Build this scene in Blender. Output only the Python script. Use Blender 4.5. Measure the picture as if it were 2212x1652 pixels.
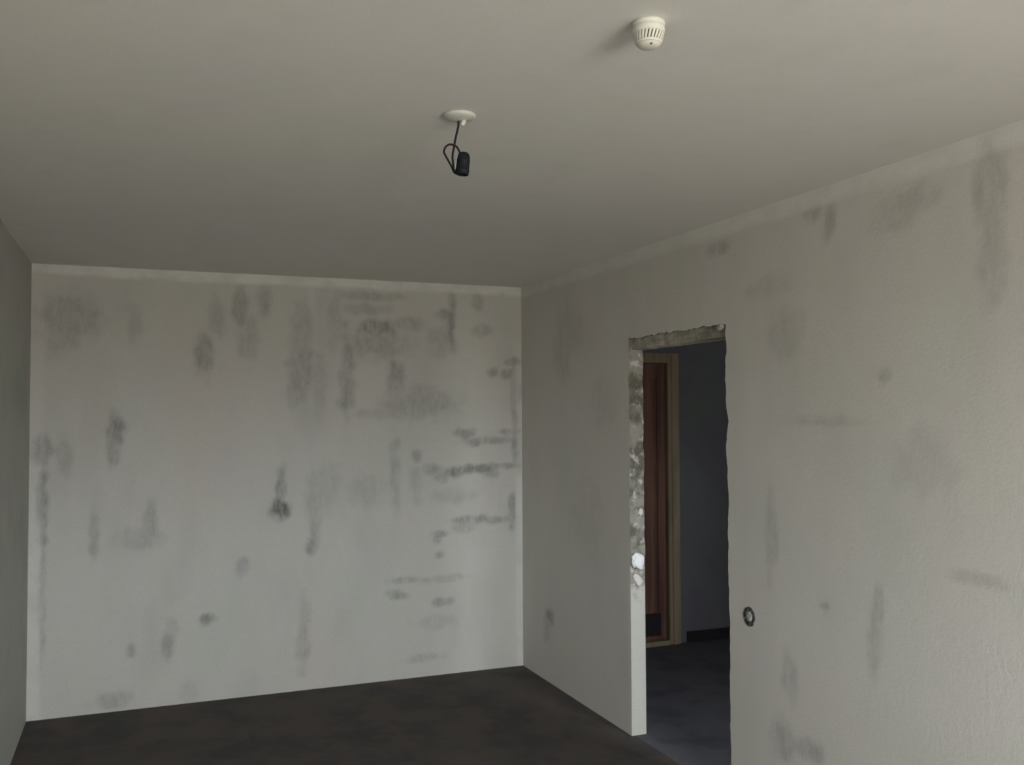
import bpy, bmesh, math, random
from mathutils import Vector, Matrix, noise
random.seed(7)
for o in list(bpy.data.objects): bpy.data.objects.remove(o)
S = bpy.context.scene
C = S.collection

# ---------------------------------------------------------------- camera
F, PITCH, ROLL, YAW, CAMH = 2017.5, 0.03336, -0.00486, 0.38025, 1.65824
cd = bpy.data.cameras.new('camera'); cam = bpy.data.objects.new('camera', cd); C.objects.link(cam)
cd.sensor_width = 36; cd.sensor_fit = 'HORIZONTAL'; cd.lens = F/2212*36
cd.clip_start = .02
fw = Vector((math.sin(YAW)*math.cos(PITCH), math.cos(YAW)*math.cos(PITCH), math.sin(PITCH)))
rt = Vector((math.cos(YAW), -math.sin(YAW), 0)); up = rt.cross(fw)
r2 = rt*math.cos(ROLL)+up*math.sin(ROLL); u2 = -rt*math.sin(ROLL)+up*math.cos(ROLL)
M = Matrix((r2, u2, -fw)).transposed().to_4x4(); M.translation = (0, 0, CAMH)
cam.matrix_world = M
cd.dof.use_dof = True; cd.dof.focus_distance = 2.7; cd.dof.aperture_fstop = 5.0
S.camera = cam

# ---------------------------------------------------------------- daylight
S.view_settings.view_transform = 'Standard'; S.view_settings.look = 'None'
S.view_settings.gamma = 1; S.view_settings.use_curve_mapping = False
S.view_settings.exposure = 3.53
W = bpy.data.worlds.new('overcast_sky'); S.world = W; W.use_nodes = True
nt = W.node_tree; nt.nodes.clear()
wo = nt.nodes.new('ShaderNodeOutputWorld'); bg = nt.nodes.new('ShaderNodeBackground')
tc = nt.nodes.new('ShaderNodeTexCoord'); sx = nt.nodes.new('ShaderNodeSeparateXYZ'); rp = nt.nodes.new('ShaderNodeValToRGB')
mr = nt.nodes.new('ShaderNodeMapRange'); mr.inputs['From Min'].default_value = -1
nt.links.new(tc.outputs['Generated'], sx.inputs[0]); nt.links.new(sx.outputs['Z'], mr.inputs['Value'])
nt.links.new(mr.outputs[0], rp.inputs[0]); nt.links.new(rp.outputs[0], bg.inputs[0]); nt.links.new(bg.outputs[0], wo.inputs[0])
e = rp.color_ramp.elements
e[0].position = .0; e[0].color = (.41, .375, .33, 1)
e[1].position = 1; e[1].color = (.95, .965, 1.0, 1)
for p, c in ((.49, (.37, .345, .31, 1)), (.52, (.83, .85, .90, 1))):
    k = e.new(p); k.color = c
bg.inputs[1].default_value = 6.0
# window opening the daylight comes through (back wall, behind the camera)
RX, LX, FY, BY, H = 2.367, -0.555, 5.749, -2.0, 2.5
WX0, WX1, WZ0, WZ1 = 0.45, 2.05, 0.85, 2.25
pd = bpy.data.lights.new('window_portal', 'AREA'); pd.shape = 'RECTANGLE'; pd.size = WX1-WX0; pd.size_y = WZ1-WZ0
pd.cycles.is_portal = True
po = bpy.data.objects.new('window_portal', pd); C.objects.link(po)
po.location = ((WX0+WX1)/2, BY-.20, (WZ0+WZ1)/2); po.rotation_euler = (math.radians(90), 0, 0)

# ---------------------------------------------------------------- helpers
def tag(o, label=None, cat=None, group=None, kind=None):
    for k, v in (('label', label), ('category', cat), ('group', group), ('kind', kind)):
        if v: o[k] = v
    return o
def obj(name, bm, mats, parent=None, smooth=False):
    me = bpy.data.meshes.new(name)
    bmesh.ops.recalc_face_normals(bm, faces=bm.faces[:]) if smooth is not None else None
    bm.to_mesh(me); bm.free()
    for m in (mats if isinstance(mats, (list, tuple)) else [mats]): me.materials.append(m)
    if smooth:
        for p in me.polygons: p.use_smooth = True
    o = bpy.data.objects.new(name, me); C.objects.link(o); o.parent = parent
    return o
def box(bm, x0, x1, y0, y1, z0, z1, mi=0):
    v = [bm.verts.new(p) for p in ((x0,y0,z0),(x1,y0,z0),(x1,y1,z0),(x0,y1,z0),(x0,y0,z1),(x1,y0,z1),(x1,y1,z1),(x0,y1,z1))]
    for f in ((0,3,2,1),(4,5,6,7),(0,1,5,4),(1,2,6,5),(2,3,7,6),(3,0,4,7)):
        bm.faces.new([v[i] for i in f]).material_index = mi
def lathe(bm, prof, n=48, M=None, cap=True, mi=0):
    rings = []
    for r, z in prof:
        rg = []
        for i in range(n):
            a = 2*math.pi*i/n; p = Vector((r*math.cos(a), r*math.sin(a), z))
            rg.append(bm.verts.new(M @ p if M else p))
        rings.append(rg)
    for a, b in zip(rings, rings[1:]):
        for i in range(n): bm.faces.new((a[i], a[(i+1) % n], b[(i+1) % n], b[i])).material_index = mi
    if cap:
        bm.faces.new(rings[0][::-1]).material_index = mi; bm.faces.new(rings[-1]).material_index = mi
def catmull(P, k=10):
    P = [Vector(p) for p in P]; Q = [P[0]*2-P[1]]+P+[P[-1]*2-P[-2]]; out = []
    for i in range(1, len(Q)-2):
        for j in range(k):
            t = j/k; a, b, c, d = Q[i-1:i+3]
            out.append(.5*((2*b)+(c-a)*t+(2*a-5*b+4*c-d)*t*t+(3*b-a-3*c+d)*t**3))
    return out+[P[-1]]
def tube(bm, pts, r, n=12):
    prev = None; rings = []; side = None
    for i, p in enumerate(pts):
        t = (pts[min(i+1, len(pts)-1)]-pts[max(i-1, 0)]).normalized()
        if side is None: side = t.orthogonal().normalized()
        side = (side-t*side.dot(t)).normalized(); b = t.cross(side)
        rr = r(i/(len(pts)-1)) if callable(r) else r
        rings.append([bm.verts.new(p+(side*math.cos(2*math.pi*k/n)+b*math.sin(2*math.pi*k/n))*rr) for k in range(n)])
    for a, b in zip(rings, rings[1:]):
        for i in range(n): bm.faces.new((a[i], a[(i+1) % n], b[(i+1) % n], b[i]))
    bm.faces.new(rings[0][::-1]); bm.faces.new(rings[-1])

# ---------------------------------------------------------------- materials
def mat(name, base, rough=.9, mott=(), grain=0.0, gscale=420, stain=None, bump=0.0, bscale=60, spec=.2, stretch=(1,1,1), below=None, pale=(.60, .59, .56)):
    """mott: list of (colour, noise scale, lo, hi, amount) mixed over the base; stain: dark colour driven by the mesh attributes."""
    m = bpy.data.materials.new(name); m.use_nodes = True; t = m.node_tree; N = t.nodes; L = t.links
    b = N['Principled BSDF']; b.inputs['Roughness'].default_value = rough
    b.inputs['Specular IOR Level'].default_value = spec
    co = N.new('ShaderNodeTexCoord').outputs['Object']
    mp = N.new('ShaderNodeMapping'); mp.inputs['Scale'].default_value = stretch; L.new(co, mp.inputs[0])
    col = N.new('ShaderNodeRGB').outputs[0]; col.default_value = (*base, 1)
    def nz(scale, detail=4, vec=co, rg=.6):
        n = N.new('ShaderNodeTexNoise'); n.inputs['Scale'].default_value = scale; n.inputs['Detail'].default_value = detail
        n.inputs['Roughness'].default_value = rg; L.new(vec, n.inputs['Vector']); return n
    def rng(v, a, b_, c=0, d=1, smooth=True):
        r = N.new('ShaderNodeMapRange'); r.interpolation_type = 'SMOOTHSTEP' if smooth else 'LINEAR'
        for k, q in zip(('From Min', 'From Max', 'To Min', 'To Max'), (a, b_, c, d)): r.inputs[k].default_value = q
        L.new(v, r.inputs['Value']); return r.outputs[0]
    def mix(fac, a, b_, mode='MIX'):
        x = N.new('ShaderNodeMix'); x.data_type = 'RGBA'; x.blend_type = mode
        if isinstance(fac, float): x.inputs[0].default_value = fac
        else: L.new(fac, x.inputs[0])
        L.new(a, x.inputs[6])
        if isinstance(b_, tuple): x.inputs[7].default_value = (*b_, 1)
        else: L.new(b_, x.inputs[7])
        return x.outputs[2]
    for i, (c, sc, lo, hi, am) in enumerate(mott):
        n = nz(sc, 3, mp.outputs[0]); n.noise_dimensions = '4D'; n.inputs['W'].default_value = 3.7*i
        col = mix(rng(n.outputs['Fac'], lo, hi, 0, am), col, c)
    if stain:
        at = N.new('ShaderNodeAttribute'); at.attribute_name = 'stain'
        n = nz(20, 5, mp.outputs[0], .75)
        mu = N.new('ShaderNodeMath'); mu.operation = 'MULTIPLY'
        L.new(at.outputs['Fac'], mu.inputs[0]); L.new(rng(n.outputs['Fac'], .30, .68, .34, 1.15), mu.inputs[1])
        col = mix(rng(mu.outputs[0], 0, 1, 0, 1, False), col, stain)
        al = N.new('ShaderNodeAttribute'); al.attribute_name = 'pale'
        n2 = nz(9, 5); mu2 = N.new('ShaderNodeMath'); mu2.operation = 'MULTIPLY'
        L.new(al.outputs['Fac'], mu2.inputs[0]); L.new(rng(n2.outputs['Fac'], .3, .6, .45, 1), mu2.inputs[1])
        col = mix(mu2.outputs[0], col, pale)
    if below:       # a different finish up to a given height
        sz = N.new('ShaderNodeSeparateXYZ'); L.new(co, sz.inputs[0])
        wob = N.new('ShaderNodeMath'); wob.operation = 'MULTIPLY_ADD'; wob.inputs[1].default_value = .25
        L.new(nz(12, 3).outputs['Fac'], wob.inputs[0]); L.new(sz.outputs['Z'], wob.inputs[2])
        col = mix(rng(wob.outputs[0], below[0]+.1, below[0]+.2, 1, 0), col, below[1])
    if grain:
        n = nz(gscale, 2, co, .8)
        hs = mix(rng(n.outputs['Fac'], .25, .75, 1-grain, 1+grain, False), col, col)
        x = N.new('ShaderNodeVectorMath'); x.operation = 'SCALE'
        L.new(col, x.inputs[0]); L.new(rng(n.outputs['Fac'], .25, .75, 1-grain, 1+grain, False), x.inputs['Scale'])
        col = x.outputs[0]
    L.new(col, b.inputs['Base Color'])
    if bump:
        n = nz(bscale, 6); bp = N.new('ShaderNodeBump'); bp.inputs['Strength'].default_value = bump; bp.inputs['Distance'].default_value = .004
        L.new(n.outputs['Fac'], bp.inputs['Height']); L.new(bp.outputs[0], b.inputs['Normal'])
    return m
M_FAR = mat('stripped_wall_plaster', (.475, .46, .43),
            mott=(((.42, .405, .38), 2.6, .45, .7, .8), ((.475, .44, .395), 1.7, .5, .7, .6), ((.44, .455, .41), 2.1, .5, .7, .5), ((.46, .44, .45), 7, .52, .7, .4), ((.45, .455, .40), 9, .52, .7, .4)),
            grain=.17, stain=(.15, .15, .145), bump=.35, stretch=(1, 1, .4))
M_RIGHT = mat('bare_wall_plaster', (.65, .62, .575),
            mott=(((.58, .56, .515), 2.2, .45, .7, .7), ((.65, .605, .57), 3.1, .5, .7, .6), ((.61, .62, .57), 1.9, .5, .7, .5), ((.63, .59, .59), 6, .52, .7, .4), ((.61, .61, .54), 8, .52, .7, .4)),
            grain=.16, stain=(.2, .2, .19), bump=.3, stretch=(1, 1, .4), pale=(.82, .81, .77))
M_LEFT = mat('dull_wall_plaster', (.42, .42, .38), mott=(((.33, .36, .31), 2.4, .45, .7, .8), ((.40, .36, .36), 3.4, .5, .7, .5)), grain=.1, stain=(.2,.2,.19), bump=.3)
M_CEIL = mat('painted_ceiling', (.775, .745, .705), mott=(((.745, .73, .66), 1.9, .45, .7, .5), ((.76, .715, .71), 2.7, .5, .72, .5), ((.69, .69, .63), 6, .5, .7, .4)), grain=.13, bump=.2, bscale=110)
M_FLOOR = mat('worn_brown_floor', (.085, .072, .066), rough=.75,
              mott=(((.055, .050, .055), 3.0, .42, .62, .8), ((.11, .080, .072), 4.3, .5, .68, .7), ((.075, .082, .066), 6.0, .5, .7, .5)), grain=.22, gscale=170, bump=.3)
M_HFLOOR = mat('grey_hall_floor', (.095, .100, .115), rough=.7, mott=(((.06, .065, .085), 5, .45, .65, .8), ((.10, .085, .09), 7, .5, .7, .5)), grain=.2, gscale=170, bump=.3)
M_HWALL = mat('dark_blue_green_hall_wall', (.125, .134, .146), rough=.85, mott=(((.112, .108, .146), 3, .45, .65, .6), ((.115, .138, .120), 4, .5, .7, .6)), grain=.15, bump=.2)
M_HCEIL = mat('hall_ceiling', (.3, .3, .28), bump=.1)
M_REVEAL = mat('rough_reveal_mortar', (.20, .19, .165), mott=(((.075, .075, .055), 13, .42, .62, .9), ((.20, .12, .10), 8, .62, .68, .7), ((.40, .375, .36), 20, .56, .68, .8)), below=(.74, (.35, .35, .315)), grain=.15, bump=1.0, bscale=90)
M_LINTEL = mat('rough_lintel_concrete', (.40, .37, .31), mott=(((.22, .21, .17), 14, .45, .62, .8), ((.55, .49, .43), 8, .52, .66, .8)), grain=.2, bump=1.0, bscale=80, stretch=(1, .6, 1.6))
M_DOOR = mat('dark_red_brown_door', (.16, .082, .064), rough=.5, mott=(((.075, .038, .032), 7, .42, .62, .8), ((.20, .115, .075), 11, .5, .66, .6)), grain=.15, bump=.15, stretch=(2, 2, .12))
M_FRAME = mat('olive_brown_frame_paint', (.27, .22, .15), rough=.6, mott=(((.19, .165, .105), 9, .45, .62, .7),), grain=.12, stretch=(1.5, 1.5, .2))
M_KICK = mat('near_black_panel', (.02, .017, .02), rough=.6)
M_WHITE = mat('off_white_plastic', (.60, .585, .535), rough=.45, spec=.4)
M_DET = mat('ivory_plastic', (.68, .665, .60), rough=.5, spec=.3)
M_SLOT = mat('dark_slot_inside', (.16, .155, .14), rough=.8)
M_BLACK = mat('black_bakelite', (.012, .014, .018), rough=.6, spec=.2)
M_CORD = mat('black_braided_cord', (.022, .02, .022), rough=.8, grain=.4, gscale=900)
M_STRIP = mat('pale_bare_wire', (.42, .50, .52), rough=.5)
M_FOAM = mat('white_mounting_foam', (.60, .605, .615), rough=.9, bump=.6, bscale=150)
M_GFOAM = mat('greyish_foam', (.46, .44, .42), rough=.95, bump=.8, bscale=150)
M_BOXRIM = mat('dark_socket_box', (.055, .058, .052), rough=.95, mott=(((.26, .26, .24), 42, .50, .62, .85),))
M_BOXFILL = mat('grey_plaster_plug', (.46, .48, .49), rough=.9, mott=(((.2, .2, .19), 45, .52, .62, .7),), bump=.8, bscale=180)
M_WIN = mat('white_window_paint', (.7, .7, .68), rough=.5)

# ---------------------------------------------------------------- surface marks (position along wall, height, half sizes, strength)
FAR_MARKS = [(0.351, 2.015, 0.037, 0.095, 0.5), (-0.12, 1.586, 0.034, 0.065, 0.7), (-0.131, 1.482, 0.024, 0.079, 0.45), (-0.363, 2.209, 0.118, 0.104, 0.35), (-0.42, 2.065, 0.046, 0.052, 0.3), (0.793, 1.091, 0.039, 0.045, 1.0), (0.801, 1.215, 0.019, 0.097, 0.6), (0.979, 0.853, 0.022, 0.036, 0.6), (1.006, 0.997, 0.023, 0.084, 0.35), (0.068, 1.042, 0.029, 0.092, 0.4), (0.007, 0.953, 0.086, 0.047, 0.3), (-0.227, 0.992, 0.017, 0.098, 0.4), (-0.495, 1.475, 0.037, 0.063, 0.55), (-0.489, 1.145, 0.018, 0.152, 0.75), (-0.486, 0.69, 0.011, 0.278, 0.4), (0.378, 0.472, 0.031, 0.024, 0.65), (0.164, 0.338, 0.02, 0.058, 0.5), (0.189, 0.414, 0.022, 0.058, 0.3), (-0.03, 0.325, 0.015, 0.023, 0.45), (0.56, 2.295, 0.032, 0.11, 0.45), (0.601, 2.117, 0.037, 0.111, 0.35), (0.699, 2.343, 0.027, 0.084, 0.4), (0.928, 2.154, 0.045, 0.142, 0.35), (0.909, 1.927, 0.051, 0.169, 0.4), (1.198, 1.931, 0.032, 0.201, 0.45), (1.193, 1.73, 0.04, 0.034, 0.5), (1.027, 1.844, 0.023, 0.142, 0.25), (1.388, 2.201, 0.096, 0.035, 0.65), (1.344, 2.398, 0.134, 0.018, 0.4), (1.314, 2.315, 0.119, 0.023, 0.3), (1.373, 2.093, 0.165, 0.064, 0.35), (1.507, 1.9, 0.042, 0.076, 0.5), (1.659, 1.73, 0.185, 0.074, 0.35), (1.552, 1.663, 0.261, 0.024, 0.3), (1.877, 2.225, 0.016, 0.115, 0.6), (1.887, 2.385, 0.019, 0.067, 0.5), (1.83, 2.298, 0.044, 0.024, 0.45), (2.059, 2.398, 0.026, 0.043, 0.4), (1.814, 2.133, 0.069, 0.075, 0.3), (2.084, 2.2, 0.045, 0.03, 0.35), (2.305, 2.006, 0.053, 0.018, 0.55), (2.272, 1.92, 0.039, 0.025, 0.5), (2.164, 1.928, 0.026, 0.022, 0.5), (2.371, 1.807, 0.053, 0.043, 0.3), (1.969, 1.535, 0.071, 0.018, 0.6), (2.129, 1.487, 0.131, 0.015, 0.5), (2.276, 1.54, 0.073, 0.012, 0.55), (2.02, 1.471, 0.038, 0.015, 0.6), (2.317, 1.622, 0.013, 0.076, 0.45), (2.316, 1.438, 0.016, 0.079, 0.55), (1.89, 1.282, 0.05, 0.021, 0.8), (2.042, 1.302, 0.109, 0.018, 0.8), (2.236, 1.315, 0.085, 0.012, 0.5), (1.75, 1.304, 0.049, 0.024, 0.5), (1.802, 1.255, 0.031, 0.024, 0.4), (2.161, 1.268, 0.039, 0.018, 0.5), (1.501, 1.293, 0.024, 0.174, 0.3), (1.643, 1.392, 0.021, 0.03, 0.55), (1.636, 1.23, 0.031, 0.087, 0.25), (2.009, 0.973, 0.096, 0.018, 0.6), (2.202, 0.964, 0.098, 0.015, 0.55), (2.297, 1.027, 0.016, 0.091, 0.6), (1.952, 0.922, 0.057, 0.023, 0.4), (1.805, 0.891, 0.037, 0.014, 0.6), (1.777, 0.857, 0.018, 0.014, 0.4), (1.795, 0.759, 0.025, 0.014, 0.5), (1.566, 0.614, 0.079, 0.012, 0.4), (1.702, 0.601, 0.031, 0.012, 0.4), (1.872, 0.607, 0.094, 0.015, 0.3), (1.527, 0.518, 0.045, 0.014, 0.6), (1.486, 0.541, 0.035, 0.011, 0.4), (1.81, 0.458, 0.056, 0.017, 0.5), (1.763, 0.33, 0.093, 0.035, 0.2), (0.933, 0.292, 0.028, 0.125, 0.35), (0.941, 0.416, 0.022, 0.111, 0.25), (0.58, 0.759, 0.027, 0.041, 0.35), (-0.131, 0.065, 0.072, 0.031, 0.35), (-0.379, 1.435, 0.028, 0.077, 0.3), (1.889, 1.133, 0.111, 0.035, 0.25), (1.057, 1.22, 0.07, 0.112, 0.2), (1.315, 1.183, 0.088, 0.072, 0.2), (1.001, 1.138, 0.044, 0.098, 0.3), (0.428, 2.222, 0.037, 0.082, 0.3), (-0.027, 2.18, 0.024, 0.092, 0.25), (1.583, 2.231, 0.076, 0.03, 0.35), (1.126, 2.245, 0.029, 0.129, 0.25), (1.702, 0.118, 0.091, 0.015, 0.3), (0.287, 0.048, 0.035, 0.053, 0.2), (2.311, 1.822, 0.017, 0.123, 0.35)]
RIGHT_MARKS = [(2.844, 2.422, 0.031, 0.028, 0.45), (2.755, 2.361, 0.022, 0.043, 0.4), (2.047, 2.336, 0.041, 0.098, 0.35), (2.044, 2.14, 0.032, 0.125, 0.3), (2.374, 2.357, 0.097, 0.034, 0.25), (2.458, 2.295, 0.082, 0.022, 0.2), (3.463, 2.382, 0.062, 0.018, 0.4), (2.537, 0.982, 0.015, 0.048, 0.4), (2.562, 0.858, 0.022, 0.096, 0.3), (2.492, 1.784, 0.019, 0.014, 0.5), (3.021, 0.62, 0.028, 0.072, 0.3), (3.069, 0.364, 0.051, 0.055, 0.4), (2.917, 0.377, 0.057, 0.028, 0.5), (5.31, 0.404, 0.048, 0.025, 0.7), (5.368, 0.313, 0.035, 0.057, 0.3), (2.809, 0.937, 0.01, 0.009, 0.9), (3.123, 1.175, 0.026, 0.13, 0.3), (2.798, 1.624, 0.146, 0.01, 0.25), (2.145, 1.15, 0.116, 0.01, 0.25), (2.336, 1.491, 0.094, 0.075, 0.15), (3.004, 1.969, 0.083, 0.073, 0.2), (3.033, 1.934, 0.073, 0.036, 0.15), (4.564, 1.715, 0.107, 0.101, 0.15), (5.002, 2.132, 0.156, 0.11, 0.15), (3.116, 2.166, 0.116, 0.03, 0.15), (4.774, 1.062, 0.171, 0.157, 0.12), (5.101, 2.028, 0.104, 0.111, 0.2)]
def marks_value(L, u, z):
    v = 0
    for cu, cz, ru, rz, s in L:
        du = (u-cu)/(ru*1.5+.006); dz = (z-cz)/(rz*1.5+.006)
        if abs(du) < 1.6 and abs(dz) < 1.6:
            w = noise.noise(Vector((u*16, z*16, 3)))*.45
            d = math.sqrt(du*du+dz*dz)+w
            k = max(0, min(1, (1.25-d)/.8)); v = max(v, s*k*k*(3-2*k))
    return v
def lines(a, b, step, extra=()):
    n = max(1, round((b-a)/step)); s = [a+(b-a)*i/n for i in range(n+1)]
    for e_ in extra: s = [q for q in s if abs(q-e_) > step*.55]+[e_]
    return sorted(s)
def wall(name, P, U, Z, hole=None, mats=None, thick=.085, marks=(), pale=None, jitter=0.0, rim=None, flip=False):
    """front surface P(u, z) with an opening (u0, u1, z0, z1); given thickness by Solidify."""
    bm = bmesh.new(); V = {}
    sl = bm.verts.layers.float.new('stain'); pl = bm.verts.layers.float.new('pale')
    for i, u in enumerate(U):
        for j, z in enumerate(Z):
            uu, zz = u, z
            if hole and jitter:
                u0, u1, z0, z1 = hole; n1 = noise.noise(Vector((u*3, z*9, 1)))+.6*noise.noise(Vector((u*20, z*33, 5)))
                if abs(u-u0) < 1e-6 and z <= z1+1e-6 and z > z0: uu += jitter*n1*(.35+.65*min(1, z/2))
                if abs(u-u1) < 1e-6 and z <= z1+1e-6 and z > .9: uu += jitter*n1*.8
                if abs(z-z1) < 1e-6 and u0-1e-6 <= u <= u1+1e-6: zz += jitter*noise.noise(Vector((u*9, 7, 2)))*.8+jitter*.55*noise.noise(Vector((u*47, 7, 2)))
            v = bm.verts.new(P(uu, zz)); V[i, j] = v
            v[sl] = marks_value(marks, uu, zz) if marks else 0
            v[pl] = pale(uu, zz) if pale else 0
    for i in range(len(U)-1):
        for j in range(len(Z)-1):
            if hole:
                cu, cz = (U[i]+U[i+1])/2, (Z[j]+Z[j+1])/2
                if hole[0] < cu < hole[1] and hole[2] < cz < hole[3]: continue
            q = (V[i, j], V[i+1, j], V[i+1, j+1], V[i, j+1]); bm.faces.new(q[::-1] if flip else q)
    for v in [v for v in bm.verts if not v.link_faces]: bm.verts.remove(v)
    me = bpy.data.meshes.new(name); bm.to_mesh(me); bm.free()
    for m in mats: me.materials.append(m)
    o = bpy.data.objects.new(name, me); C.objects.link(o); o['kind'] = 'structure'
    s = o.modifiers.new('thickness', 'SOLIDIFY'); s.thickness = thick; s.offset = -1
    if rim is not None: s.material_offset_rim = rim
    return o
def strip(d, w, s=.012):      # 1 inside a band of width w along an edge at distance d
    return max(0, min(1, (w-d)/s))

# far wall: wallpaper stripped off it, pale bands left along ceiling and corners
def pale_far(u, z):
    e_ = .008*noise.noise(Vector((u*5, z*5, 0)))
    a = strip(H-z+e_, .062)*.95
    b = strip(u-LX+e_, .075, .02)*.55*min(1, max(.3, (1.9-z)))
    c = strip(RX-u+e_, .052, .015)*.5*(1 if z < 1.25 else .25)
    k = .38*math.exp(-((u-.98)/.025)**2)*(1 if 2.05 < z < 2.45 else 0)*.8
    return max(a, b, c, k)
# marks sit just inside the wall's own mesh
wall('wall_far', lambda u, z: (u, FY, z), lines(LX, RX, .014), lines(0, H, .014), mats=[M_FAR], thick=.12, marks=FAR_MARKS, pale=pale_far)
# partition with the stripped doorway
Y0, Y1, DZ = 3.415, 4.285, 2.045
def pale_right(u, z):
    e_ = .01*noise.noise(Vector((u*4, z*4, 9)))
    return max(strip(H-z+e_, .075, .02)*.55, strip(u-Y1+.004, .035, .015)*.35*(1 if (u > Y1-.01 and z < 1.0) else 0))
wall('wall_right', lambda u, z: (RX, u, z), lines(BY, FY, .02, (Y0, Y1)), lines(0, H, .02, (DZ,)), hole=(Y0, Y1, 0, DZ),
     mats=[M_RIGHT, M_REVEAL], thick=.085, marks=RIGHT_MARKS, pale=pale_right, jitter=.014, rim=1, flip=True)
wall('wall_left', lambda u, z: (LX, u, z), lines(BY, FY, .1), lines(0, H, .1), mats=[M_LEFT], thick=.12)
wall('wall_back', lambda u, z: (u, BY, z), lines(LX, RX, .2, (WX0, WX1)), lines(0, H, .2, (WZ0, WZ1)), hole=(WX0, WX1, WZ0, WZ1),
     mats=[M_RIGHT], thick=.35, flip=True)
b = bmesh.new(); box(b, LX-.12, RX+.085, BY-.35, FY+.12, H, H+.15)
tag(obj('ceiling', b, M_CEIL), kind='structure')
b = bmesh.new(); box(b, LX-.12, RX+.02, BY-.35, FY+.12, -.1, 0)
tag(obj('floor', b, M_FLOOR), kind='structure')

# window behind the camera
b = bmesh.new(); y = BY-.14
box(b, WX0, WX0+.06, y-.05, y, WZ0, WZ1); box(b, WX1-.06, WX1, y-.05, y, WZ0, WZ1)
box(b, WX0+.06, WX1-.06, y-.05, y, WZ0, WZ0+.06); box(b, WX0+.06, WX1-.06, y-.05, y, WZ1-.06, WZ1)
box(b, WX0+.50, WX0+.57, y-.05, y, WZ0+.06, WZ1-.06)
win = tag(obj('window_1', b, M_WIN), kind='structure')
g = bpy.data.materials.new('clear_glass'); g.use_nodes = True; t = g.node_tree; t.nodes.clear()
go = t.nodes.new('ShaderNodeOutputMaterial'); mx = t.nodes.new('ShaderNodeMixShader'); tr = t.nodes.new('ShaderNodeBsdfTransparent'); gl = t.nodes.new('ShaderNodeBsdfGlossy')
mx.inputs[0].default_value = .06; tr.inputs[0].default_value = (.95, .97, .96, 1); gl.inputs['Roughness'].default_value = .02
t.links.new(tr.outputs[0], mx.inputs[1]); t.links.new(gl.outputs[0], mx.inputs[2]); t.links.new(mx.outputs[0], go.inputs[0])
b = bmesh.new(); box(b, WX0+.06, WX0+.50, y-.03, y-.024, WZ0+.06, WZ1-.06); obj('pane', b, g, win)
b = bmesh.new(); box(b, WX0+.57, WX1-.06, y-.03, y-.024, WZ0+.06, WZ1-.06); obj('pane', b, g, win)
b = bmesh.new(); box(b, WX0-.08, WX1+.08, BY-.14, BY+.16, WZ0-.035, WZ0)
obj('window_sill', b, M_WIN, win)

# rough lintel seen inside the doorway head
b = bmesh.new(); n = 44
for i in range(n):
    ya, yb = Y0-.01+(Y1-Y0+.02)*i/n, Y0-.01+(Y1-Y0+.02)*(i+1)/n
    if i == 0: ring = None
    def sec(yy):
        j1 = .006*noise.noise(Vector((yy*14, 0, 4))); j2 = .004*noise.noise(Vector((yy*40, 3, 4)))
        return [(RX+.022+j1, yy, 1.99+j2), (RX+.084, yy, 1.985+j2), (RX+.084, yy, 2.10), (RX+.010+j1, yy, 2.10), (RX+.012+j1, yy, 2.035+j2), (RX+.018+j1, yy, 2.01+j2)]
    r0 = ring or [b.verts.new(p) for p in sec(ya)]
    r1 = [b.verts.new(p) for p in sec(yb)]
    for k in range(6): b.faces.new((r0[k], r0[(k+1) % 6], r1[(k+1) % 6], r1[k]))
    if i == 0: b.faces.new(r0[::-1])
    ring = r1
b.faces.new(ring)
tag(obj('trim_1', b, M_LINTEL), kind='structure')

# ---------------------------------------------------------------- hall beyond the doorway
HX0, HX1, HY0, HY1 = RX+.085, 4.95, 1.2, 5.87
b = bmesh.new(); box(b, RX+.02, HX1+.1, HY0-.1, HY1+.12, -.1, -.002)
tag(obj('floor', b, M_HFLOOR), kind='structure')
b = bmesh.new(); box(b, HX0, HX1+.1, HY0-.1, HY1+.12, H, H+.15); tag(obj('ceiling', b, M_HCEIL), kind='structure')
b = bmesh.new()
DX0, DX1 = 2.78, 3.53     # leaf of the hall door
box(b, HX0-.085, DX0-.10, HY1, HY1+.12, -.002, H); box(b, DX1+.115, HX1+.1, HY1, HY1+.12, -.002, H); box(b, DX0-.10, DX1+.115, HY1, HY1+.12, 2.09, H)
tag(obj('wall_hall_end', b, M_HWALL), kind='structure')
b = bmesh.new(); box(b, HX0-.085, HX1+.1, HY1+.12, HY1+.22, -.1, H); tag(obj('door_light_block', b, M_HWALL), kind='structure')  # unseen backing slab added to stop sky light leaking round the door leaf
b = bmesh.new(); box(b, HX1, HX1+.1, HY0-.1, HY1, -.002, H); tag(obj('wall_hall_side', b, M_HWALL), kind='structure')
b = bmesh.new(); NX0, NX1, NZ0, NZ1 = 2.65, 3.15, 1.15, 1.8      # unseen opening added at the near end to brighten the hall
box(b, HX0, NX0, HY0-.1, HY0, -.002, H); box(b, NX1, HX1, HY0-.1, HY0, -.002, H); box(b, NX0, NX1, HY0-.1, HY0, -.002, NZ0); box(b, NX0, NX1, HY0-.1, HY0, NZ1, H)
tag(obj('wall_hall_near', b, M_HWALL), kind='structure')
p2 = bpy.data.lights.new('hall_fill_portal', 'AREA'); p2.shape = 'RECTANGLE'; p2.size = NX1-NX0; p2.size_y = NZ1-NZ0; p2.cycles.is_portal = True  # guides sky light through the added hall opening
q2 = bpy.data.objects.new('hall_fill_portal', p2); C.objects.link(q2); q2.location = ((NX0+NX1)/2, HY0-.11, (NZ0+NZ1)/2); q2.rotation_euler = (math.radians(90), 0, 0)
b = bmesh.new(); box(b, HX0-.085, HX0, FY+.12, HY1, -.002, H); 
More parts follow.
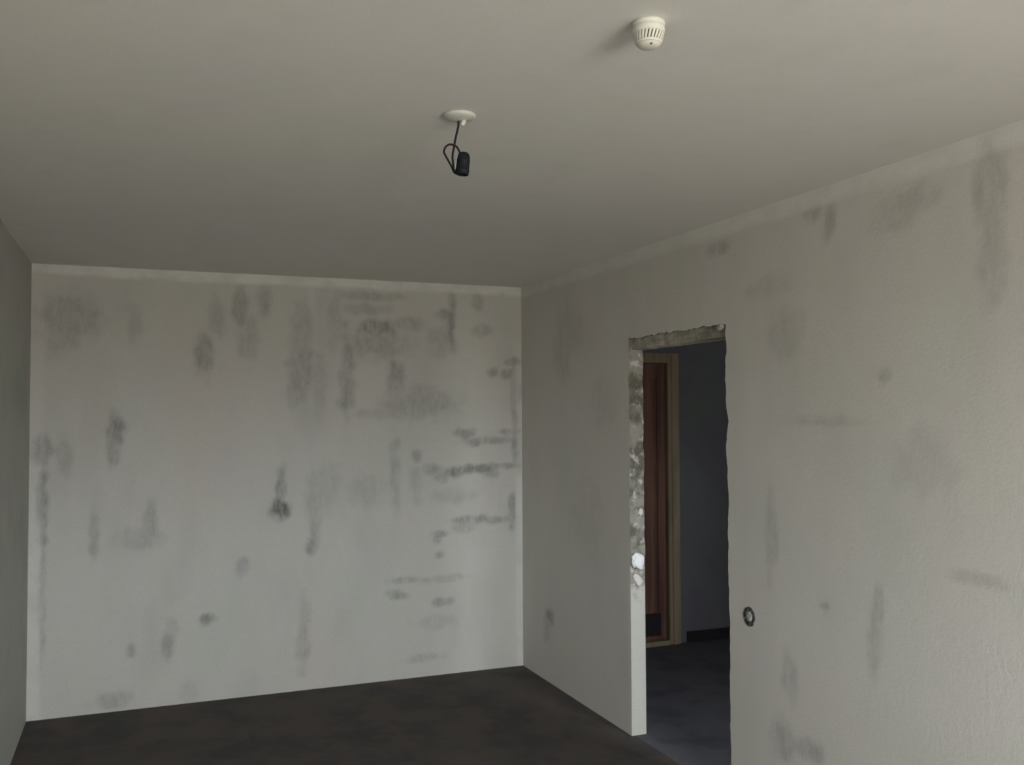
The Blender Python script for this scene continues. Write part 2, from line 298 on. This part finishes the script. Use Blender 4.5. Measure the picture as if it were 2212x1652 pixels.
tag(obj('wall_hall_return', b, M_HWALL), kind='structure')
b = bmesh.new(); box(b, 3.70, HX1, HY1-.016, HY1, -.002, .075)  # near-black strip along the foot of the hall end wall
tag(obj('dark_strip_hall', b, M_KICK), kind='structure')
dr = bpy.data.objects.new('door_1', None); C.objects.link(dr); dr.location = (DX0, HY1, 0); dr['kind'] = 'structure'
def rel(bm, o): bmesh.ops.translate(bm, vec=-o.location, verts=bm.verts[:])
b = bmesh.new()
for (x0, x1, z0, z1) in ((DX0-.10, DX0-.02, 0, 2.09), (DX1+.02, DX1+.115, 0, 2.09), (DX0-.02, DX1+.02, 2.02, 2.09)):
    box(b, x0, x1, HY1-.02, HY1+.10, z0-.002, z1)
box(b, DX1+.045, DX1+.10, HY1-.032, HY1-.02, -.002, 2.075)      # raised moulding of the casing
bmesh.ops.bevel(b, geom=b.edges[:], offset=.004, segments=2, affect='EDGES')
rel(b, dr); obj('door_frame', b, M_FRAME, dr)
b = bmesh.new(); box(b, DX0-.02, DX1+.02, HY1-.03, HY1+.10, -.002, .03); rel(b, dr)
bmesh.ops.bevel(b, geom=b.edges[:], offset=.006, segments=2, affect='EDGES'); obj('threshold', b, M_FRAME, dr)
b = bmesh.new(); yl = HY1+.035
box(b, DX0-.015, DX1+.015, yl, yl+.04, .035, 2.015)
# raised stiles and rails
for (x0, x1, z0, z1) in ((DX0-.015, DX0+.09, .035, 2.015), (DX1-.045, DX1+.015, .035, 2.015), (DX0+.09, DX1-.045, 1.91, 2.015), (DX0+.09, DX1-.045, .035, .075), (DX1-.20, DX1-.165, .24, 1.91)):
    box(b, x0, x1, yl-.012, yl, z0, z1)
rel(b, dr); lf = obj('door_leaf', b, M_DOOR, dr)
b = bmesh.new(); box(b, DX0+.1, DX1-.03, yl-.014, yl-.012, .06, .22); box(b, DX0+.1, DX1-.05, yl-.013, yl-.001, .06, .22); rel(b, dr); obj('kick_panel', b, M_KICK, dr)

# ---------------------------------------------------------------- bare lamp holder on its cord
LC = Vector((.832, 2.472, H))
def frame_at(d):     # unit axes as the wall of the room sees it: a = screen-right direction along the ceiling, t = towards the viewer
    a = Vector((math.cos(YAW), -math.sin(YAW), 0)); return a, Vector((-a.y, a.x, 0))
A, T = frame_at(0)
lamp = bpy.data.objects.new('pendant_lamp_holder', None); C.objects.link(lamp); lamp.location = LC
tag(lamp, 'bare black lamp holder hanging by looped cord from a round white ceiling rose', 'light fitting')
b = bmesh.new()
lathe(b, [(.0455, 0), (.0465, -.004), (.043, -.009), (.030, -.013), (.016, -.016), (.010, -.017)], 56)
obj('ceiling_rose', b, M_WHITE, lamp, True)
b = bmesh.new()    # little strain-relief stub beside the cord
lathe(b, [(.0062, 0), (.0066, -.008), (.006, -.016), (.0035, -.019)], 20, Matrix.Translation(A*.014+Vector((0, 0, -.014))) @ Matrix.Rotation(.35, 4, 'Y'))
obj('terminal_stub', b, M_WHITE, lamp, True)
def pt(px, py, dep=0):   # offsets in metres from the rose centre: right, down, back
    return A*px+Vector((0, 0, -py))+T*dep
b = bmesh.new()
k = .001285          # metres per photo pixel at the lamp
main = [(-2, 14, 0), (-2, 24, 0), (-5, 38, 0), (-9, 55, 1), (-12, 72, 1), (-15, 90, 1), (-14, 106, 1), (-11, 122, -1), (-4, 129, -2)]
tube(b, catmull([pt(x*k, y*k, z*k) for x, y, z in main]), .0030)
loop = [(-13, 66, 3), (-21, 64, 4), (-30, 69, 5), (-34, 80, 5), (-30, 90, 4), (-23, 103, 3), (-17, 114, 3), (-12, 126, 2), (-4, 131, 1)]
tube(b, catmull([pt(x*k, y*k, z*k) for x, y, z in loop]), .0028)
arc = [(-13, 67, 3), (-7, 69, 3), (-2, 76, 3), (1, 84, 2), (4, 92, 1)]
tube(b, catmull([pt(x*k, y*k, z*k) for x, y, z in arc]), .0028)
obj('cord', b, M_CORD, lamp, True)
b = bmesh.new()
tube(b, catmull([pt(x*k, y*k, z*k) for x, y, z in [(-5, 90, -2), (-6, 100, -3), (-8, 110, -3), (-9, 120, -2), (-5, 127, -1)]]), .0016)
obj('bare_wire', b, M_STRIP, lamp, True)
b = bmesh.new()
Ms = Matrix.Translation(pt(8*k, 108*k)) @ Matrix.Rotation(.10, 4, T)
lathe(b, [(.006, .032), (.011, .031), (.0150, .027), (.0172, .020), (.0182, .010), (.0188, .0085), (.0188, .0065), (.0182, .005), (.0186, -.016), (.0192, -.017), (.0195, -.0205), (.0192, -.0235), (.0185, -.025), (.0180, -.0315), (.0150, -.0315), (.0145, -.012), (.002, -.012)], 48, Ms)
obj('lamp_socket', b, M_BLACK, lamp, True)

# ---------------------------------------------------------------- smoke detector
DC = Vector((1.015, 1.736, H))
det = bpy.data.objects.new('smoke_detector', None); C.objects.link(det); det.location = DC
tag(det, 'small ivory domed smoke detector with vertical slots fixed to the ceiling', 'smoke detector')
b = bmesh.new(); lathe(b, [(.0345, 0), (.0355, -.004), (.035, -.009), (.0335, -.0105)], 64); obj('mounting_base', b, M_DET, det, True)
b = bmesh.new(); lathe(b, [(.0325, -.0100), (.0345, -.012), (.0352, -.018), (.0348, -.023), (.0338, -.0255)], 64); obj('collar', b, M_DET, det, True)
b = bmesh.new(); lathe(b, [(.0285, -.0235), (.0265, -.048)], 48); obj('sensing_chamber', b, M_SLOT, det, True)
b = bmesh.new()    # ribbed cage: ribs between open slots
nr = 26
for i in range(nr):
    a0 = 2*math.pi*i/nr; hw = math.pi/nr*.60
    pr = [(.0335, -.0245), (.0325, -.033), (.0300, -.0405), (.0278, -.0435)]
    lay = []
    for r, z in pr:
        tw = (z+.0245)*7.0
        lay.append([b.verts.new((rr*math.cos(a0+s+tw), rr*math.sin(a0+s+tw), z)) for rr, s in ((r, -hw), (r, hw), (r-.004, hw), (r-.004, -hw))])
    for p, q in zip(lay, lay[1:]):
        for j in range(4): b.faces.new((p[j], p[(j+1) % 4], q[(j+1) % 4], q[j]))
    b.faces.new(lay[0][::-1]); b.faces.new(lay[-1])
obj('slotted_cage', b, M_DET, det)
b = bmesh.new(); lathe(b, [(.0292, -.0425), (.0282, -.045), (.0245, -.0505), (.0180, -.0545), (.0085, -.0562), (.001, -.0565)], 56); obj('cap', b, M_DET, det, True)
b = bmesh.new(); lathe(b, [(.0028, .003), (.0028, -.001), (.0018, -.002)], 16, Matrix.Translation((-.005, -.0195, -.0530))); obj('indicator_light', b, M_SLOT, det, True)

# ---------------------------------------------------------------- socket box in the wall by the doorway
sb = bpy.data.objects.new('socket_box', None); C.objects.link(sb); sb.location = (RX, 3.273, .809)
tag(sb, 'round dark empty socket box plugged with grey plaster, set in the wall beside the doorway', 'electrical box')
R = Matrix.Rotation(-math.pi/2, 4, 'Y')      # local z -> -x (into the room)
b = bmesh.new()
prof = [(.040, -.001), (.0400, .001), (.038, .0018), (.028, .0018), (.022, .001), (.021, -.002)]
lathe(b, prof, 56, R, cap=False)
for v in b.verts:
    n1 = noise.noise(v.co*70); v.co.y *= 1+.07*n1; v.co.z *= (1+.09*noise.noise(v.co*55+Vector((3, 1, 2))))
obj('box_rim', b, M_BOXRIM, sb, True)
b = bmesh.new()
lathe(b, [(.028, -.001), (.027, .0015), (.020, .004), (.012, .0035), (.002, .0045)], 40, R)
for v in b.verts:
    v.co.x -= .002*noise.noise(v.co*90)
    v.co.y = v.co.y*.78+.001; v.co.z = v.co.z*.74+.002
obj('plaster_plug', b, M_BOXFILL, sb, True)
for (y_, z_, r_) in ((.010, .029, .009), (-.004, -.026, .010), (-.014, -.020, .006), (-.001, -.036, .005)):
    b = bmesh.new(); bmesh.ops.create_icosphere(b, subdivisions=3, radius=r_, matrix=Matrix.Translation((-.003, y_, z_)) @ Matrix.Diagonal((.35, 1, .8, 1)))
    for v in b.verts: v.co += v.co.normalized()*.003*noise.noise(v.co*160)
    obj('broken_chip', b, M_BOXRIM, sb, True)

# ---------------------------------------------------------------- lumps of mounting foam left on the reveal
def lump(name, loc, size, m, seed, label, tilt=0):
    b = bmesh.new(); bmesh.ops.create_icosphere(b, subdivisions=5, radius=1)
    for v in b.verts:
        d = v.co.normalized()
        v.co = d*(1+.34*noise.noise(d*1.1+Vector((seed, 0, 0)))+.12*noise.noise(d*2.6+Vector((0, seed, 0)))+.05*noise.noise(d*9+Vector((0, seed, 3))))
        v.co = Matrix.Rotation(tilt, 3, 'Y') @ Vector((v.co.x*size[0], v.co.y*size[1], v.co.z*size[2]))
    o = obj(name, b, m, None, True); o.location = loc
    return tag(o, label, 'foam lump', 'foam and mortar left around the doorway')
lump('foam_lump', (RX+.036, Y1-.006, .895), (.036, .018, .044), M_FOAM, 2.2, 'largest, bright white foam lump on the left side of the doorway', -.35)
lump('foam_lump', (RX+.040, Y1-.004, .795), (.022, .012, .034), M_GFOAM, 5.9, 'smaller greyish foam lump right under the bright white one in the doorway', -.5)
lump('foam_lump', (RX+.060, Y1-.004, 1.145), (.012, .008, .018), M_GFOAM, 8.1, 'tiny pale foam fleck on the doorway edge above the bright white lump', .1)
lump('foam_lump', (RX+.008, Y0+.045, 2.035), (.014, .026, .016), M_GFOAM, 11.3, 'small pale lump at the top right corner of the doorway', 0)
